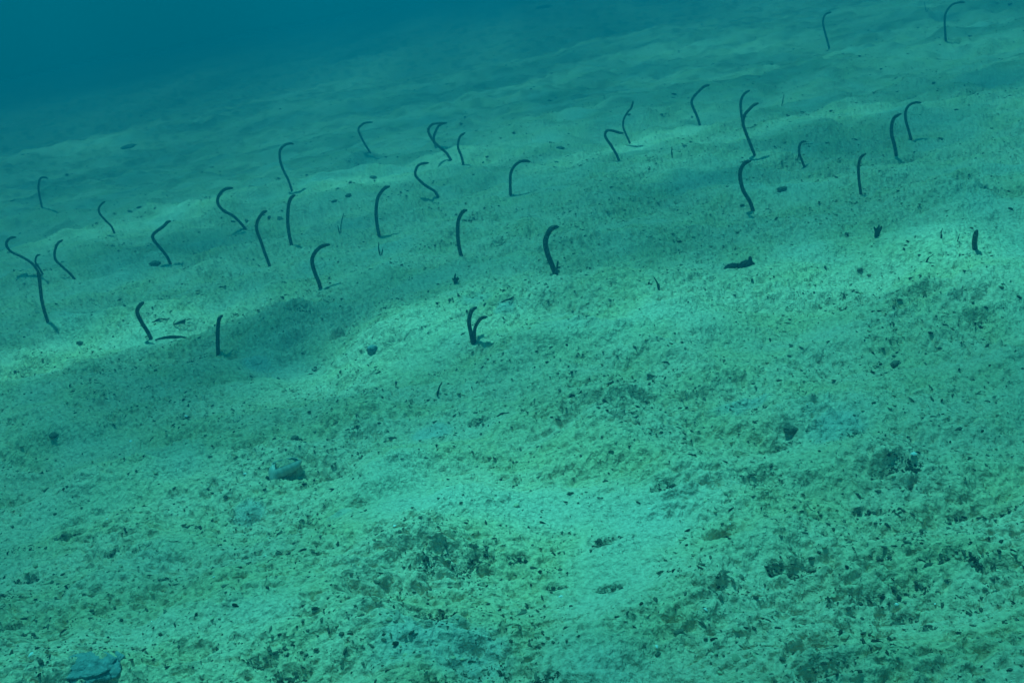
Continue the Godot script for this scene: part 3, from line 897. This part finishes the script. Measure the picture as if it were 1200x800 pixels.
func place_things() -> void:
	rock("large lumpy bluish rock half buried at the lower left corner", -0.535, -0.938, 0.0473, true)
	rock("dark knobby stone standing on sand right of centre, beside a bluish silt mound", 0.468, -1.401, 0.0143, false)
	rock("small rounded bluish stone left of the nearest V-shaped eel pair", -0.323, -2.011, 0.0139, true)
	rock("blurred lump of stone in the far sand above the tall bowed eel", -0.612, -4.095, 0.0207, false)
	rock("small pyramid-shaped stone left of the tall bowed eel", -0.658, -3.709, 0.0154, false)
	rock("far dark stone between the walking-stick eel and the arched eel", 0.210, -4.131, 0.0206, false)
	rock("dark stone at the foot of the wriggling eel in the left group", -1.259, -3.161, 0.0240, false)
	rock("low lumpy stone on shaded sand right of the thick bowed eel", 0.787, -2.693, 0.0174, false)
	rock("dim far rock at the top edge of the view, above the middle", 0.512, -15.705, 0.1617, false)
	rock("dim far low rock in the haze at the upper left", -2.737, -6.728, 0.0671, false)
	rock("small dark knob of stone beside the seashell, up and right of it", -0.431, -1.648, 0.0101, false)
	rock("dark stone on the sand at the left, under the stiff upright eel", -1.228, -2.462, 0.0121, false)
	rock("dark pebble below the forked eels, left of the thick bowed eel", 0.673, -2.685, 0.0075, false)
	rock("dark pebble on bright sand above the wood chunk's right", 0.792, -2.036, 0.0078, false)
	rock("small dark stone at left in front of the shaded band", -0.993, -1.801, 0.0111, false)
	rock("dark stone in the upper right part of the foreground", 0.715, -1.601, 0.0127, false)
	rock("dark pebble on the pale left foreground beside a thin twig", -0.527, -1.165, 0.0077, false)
	weed("bushy dark weed tuft on the right, on the edge of shade and bright sand", 0.860, -2.143, 0.0222, true)
	weed("small dark weed tuft below the stout upright eel", -0.146, -2.301, 0.0199, true)
	weed("little dark weed sprig on the bright sand right of centre", 0.333, -2.009, 0.0154, false)
	weed("tiny weed sprig above left of the stub eel", 0.955, -2.014, 0.0114, false)
	weed("thin weed sprig just left of the stub eel", 0.979, -1.991, 0.0094, false)
	weed("leaning pale weed sprig left below the stub eel", 0.905, -1.963, 0.0112, false)
	weed("thin weed stalk on dark sand left of the forked pair", 0.586, -3.405, 0.0248, false)
	weed("short weed stalk in far sand right of the forked pair", 1.242, -4.409, 0.0275, false)
	weed("thin weed stalk below the tall bowed eel", -0.405, -2.778, 0.0210, false)
	weed("tall faint weed stalk between the tall bowed eel and the nodding one", -0.609, -3.226, 0.0363, false)
	weed("short weed stalk on shaded foreground, left of middle", -0.152, -1.736, 0.0140, false)
	weed("weed sprig at the side of the short hooked eel", 0.945, -3.106, 0.0141, false)
	weed("faint far weed stalk near the top right between two hooked eels", 2.548, -6.087, 0.0314, false)
	stick("dark weed strip lying flat beside the short bowed eel", -0.939, -2.392, 0.0399, 0.0036, -0.32)
	stick("thin straight twig behind the short bowed eel", -1.003, -2.480, 0.0338, 0.0017, -0.12)
	stick("thin twig lying on pale sand at the lower left", -0.549, -1.285, 0.0083, 0.0008, 0.08)
	stick("short dark twig on the lower left sand below the pale ridge", -0.524, -1.166, 0.0090, 0.0009, -0.32)
	stick("narrow twig lying on shaded sand in front of the thick centre eel", -0.014, -2.102, 0.0183, 0.0018, -0.12)
	stick("dark twig in the middle foreground, uppermost of two", 0.111, -1.570, 0.0174, 0.0017, 0.08)
	stick("dark twig in the middle foreground, lowest of two", -0.020, -1.617, 0.0148, 0.0015, -0.32)
	chip("white shell chip on the right foreground above a dark hollow", 0.598, -1.229, 0.0051)
	chip("tiny white shell chip in the left middle sand", -0.817, -1.779, 0.0048)
	chip("tiny white shell chip at the lower left corner beside the large rock", -0.606, -0.945, 0.0043)
	chip("tiny white shell chip in the right foreground", 0.234, -0.929, 0.0036)
	chip("white shell chip at the bottom, left of the large right hollow", 0.172, -0.895, 0.0030)
	chip("tiny pale shell chip left of the seashell", -0.495, -1.517, 0.0040)
	chip("tiny white shell chip far left in the middle sand", -0.705, -1.815, 0.0044)
	chip("tiny white shell chip in the lower right sand among hollows", 0.473, -0.945, 0.0031)
	chip("tiny white shell chip on sand left below the middle", -0.173, -1.175, 0.0035)
	chip("tiny white shell chip in the lower middle, right of two mounds", 0.066, -1.040, 0.0032)
	seashell("pale broken seashell with a dark hollow mouth lying on the left foreground sand", -0.429, -1.523, 0.0302)
	wood_chunk("dark knobby chunk of wood in two pieces on bright sand right of centre", 0.535, -2.118, 0.0343)
	curled_leaf("dark curled dead leaf on sand between the short bowed eel and the straight post-like eel", -0.934, -2.464, 0.0216)
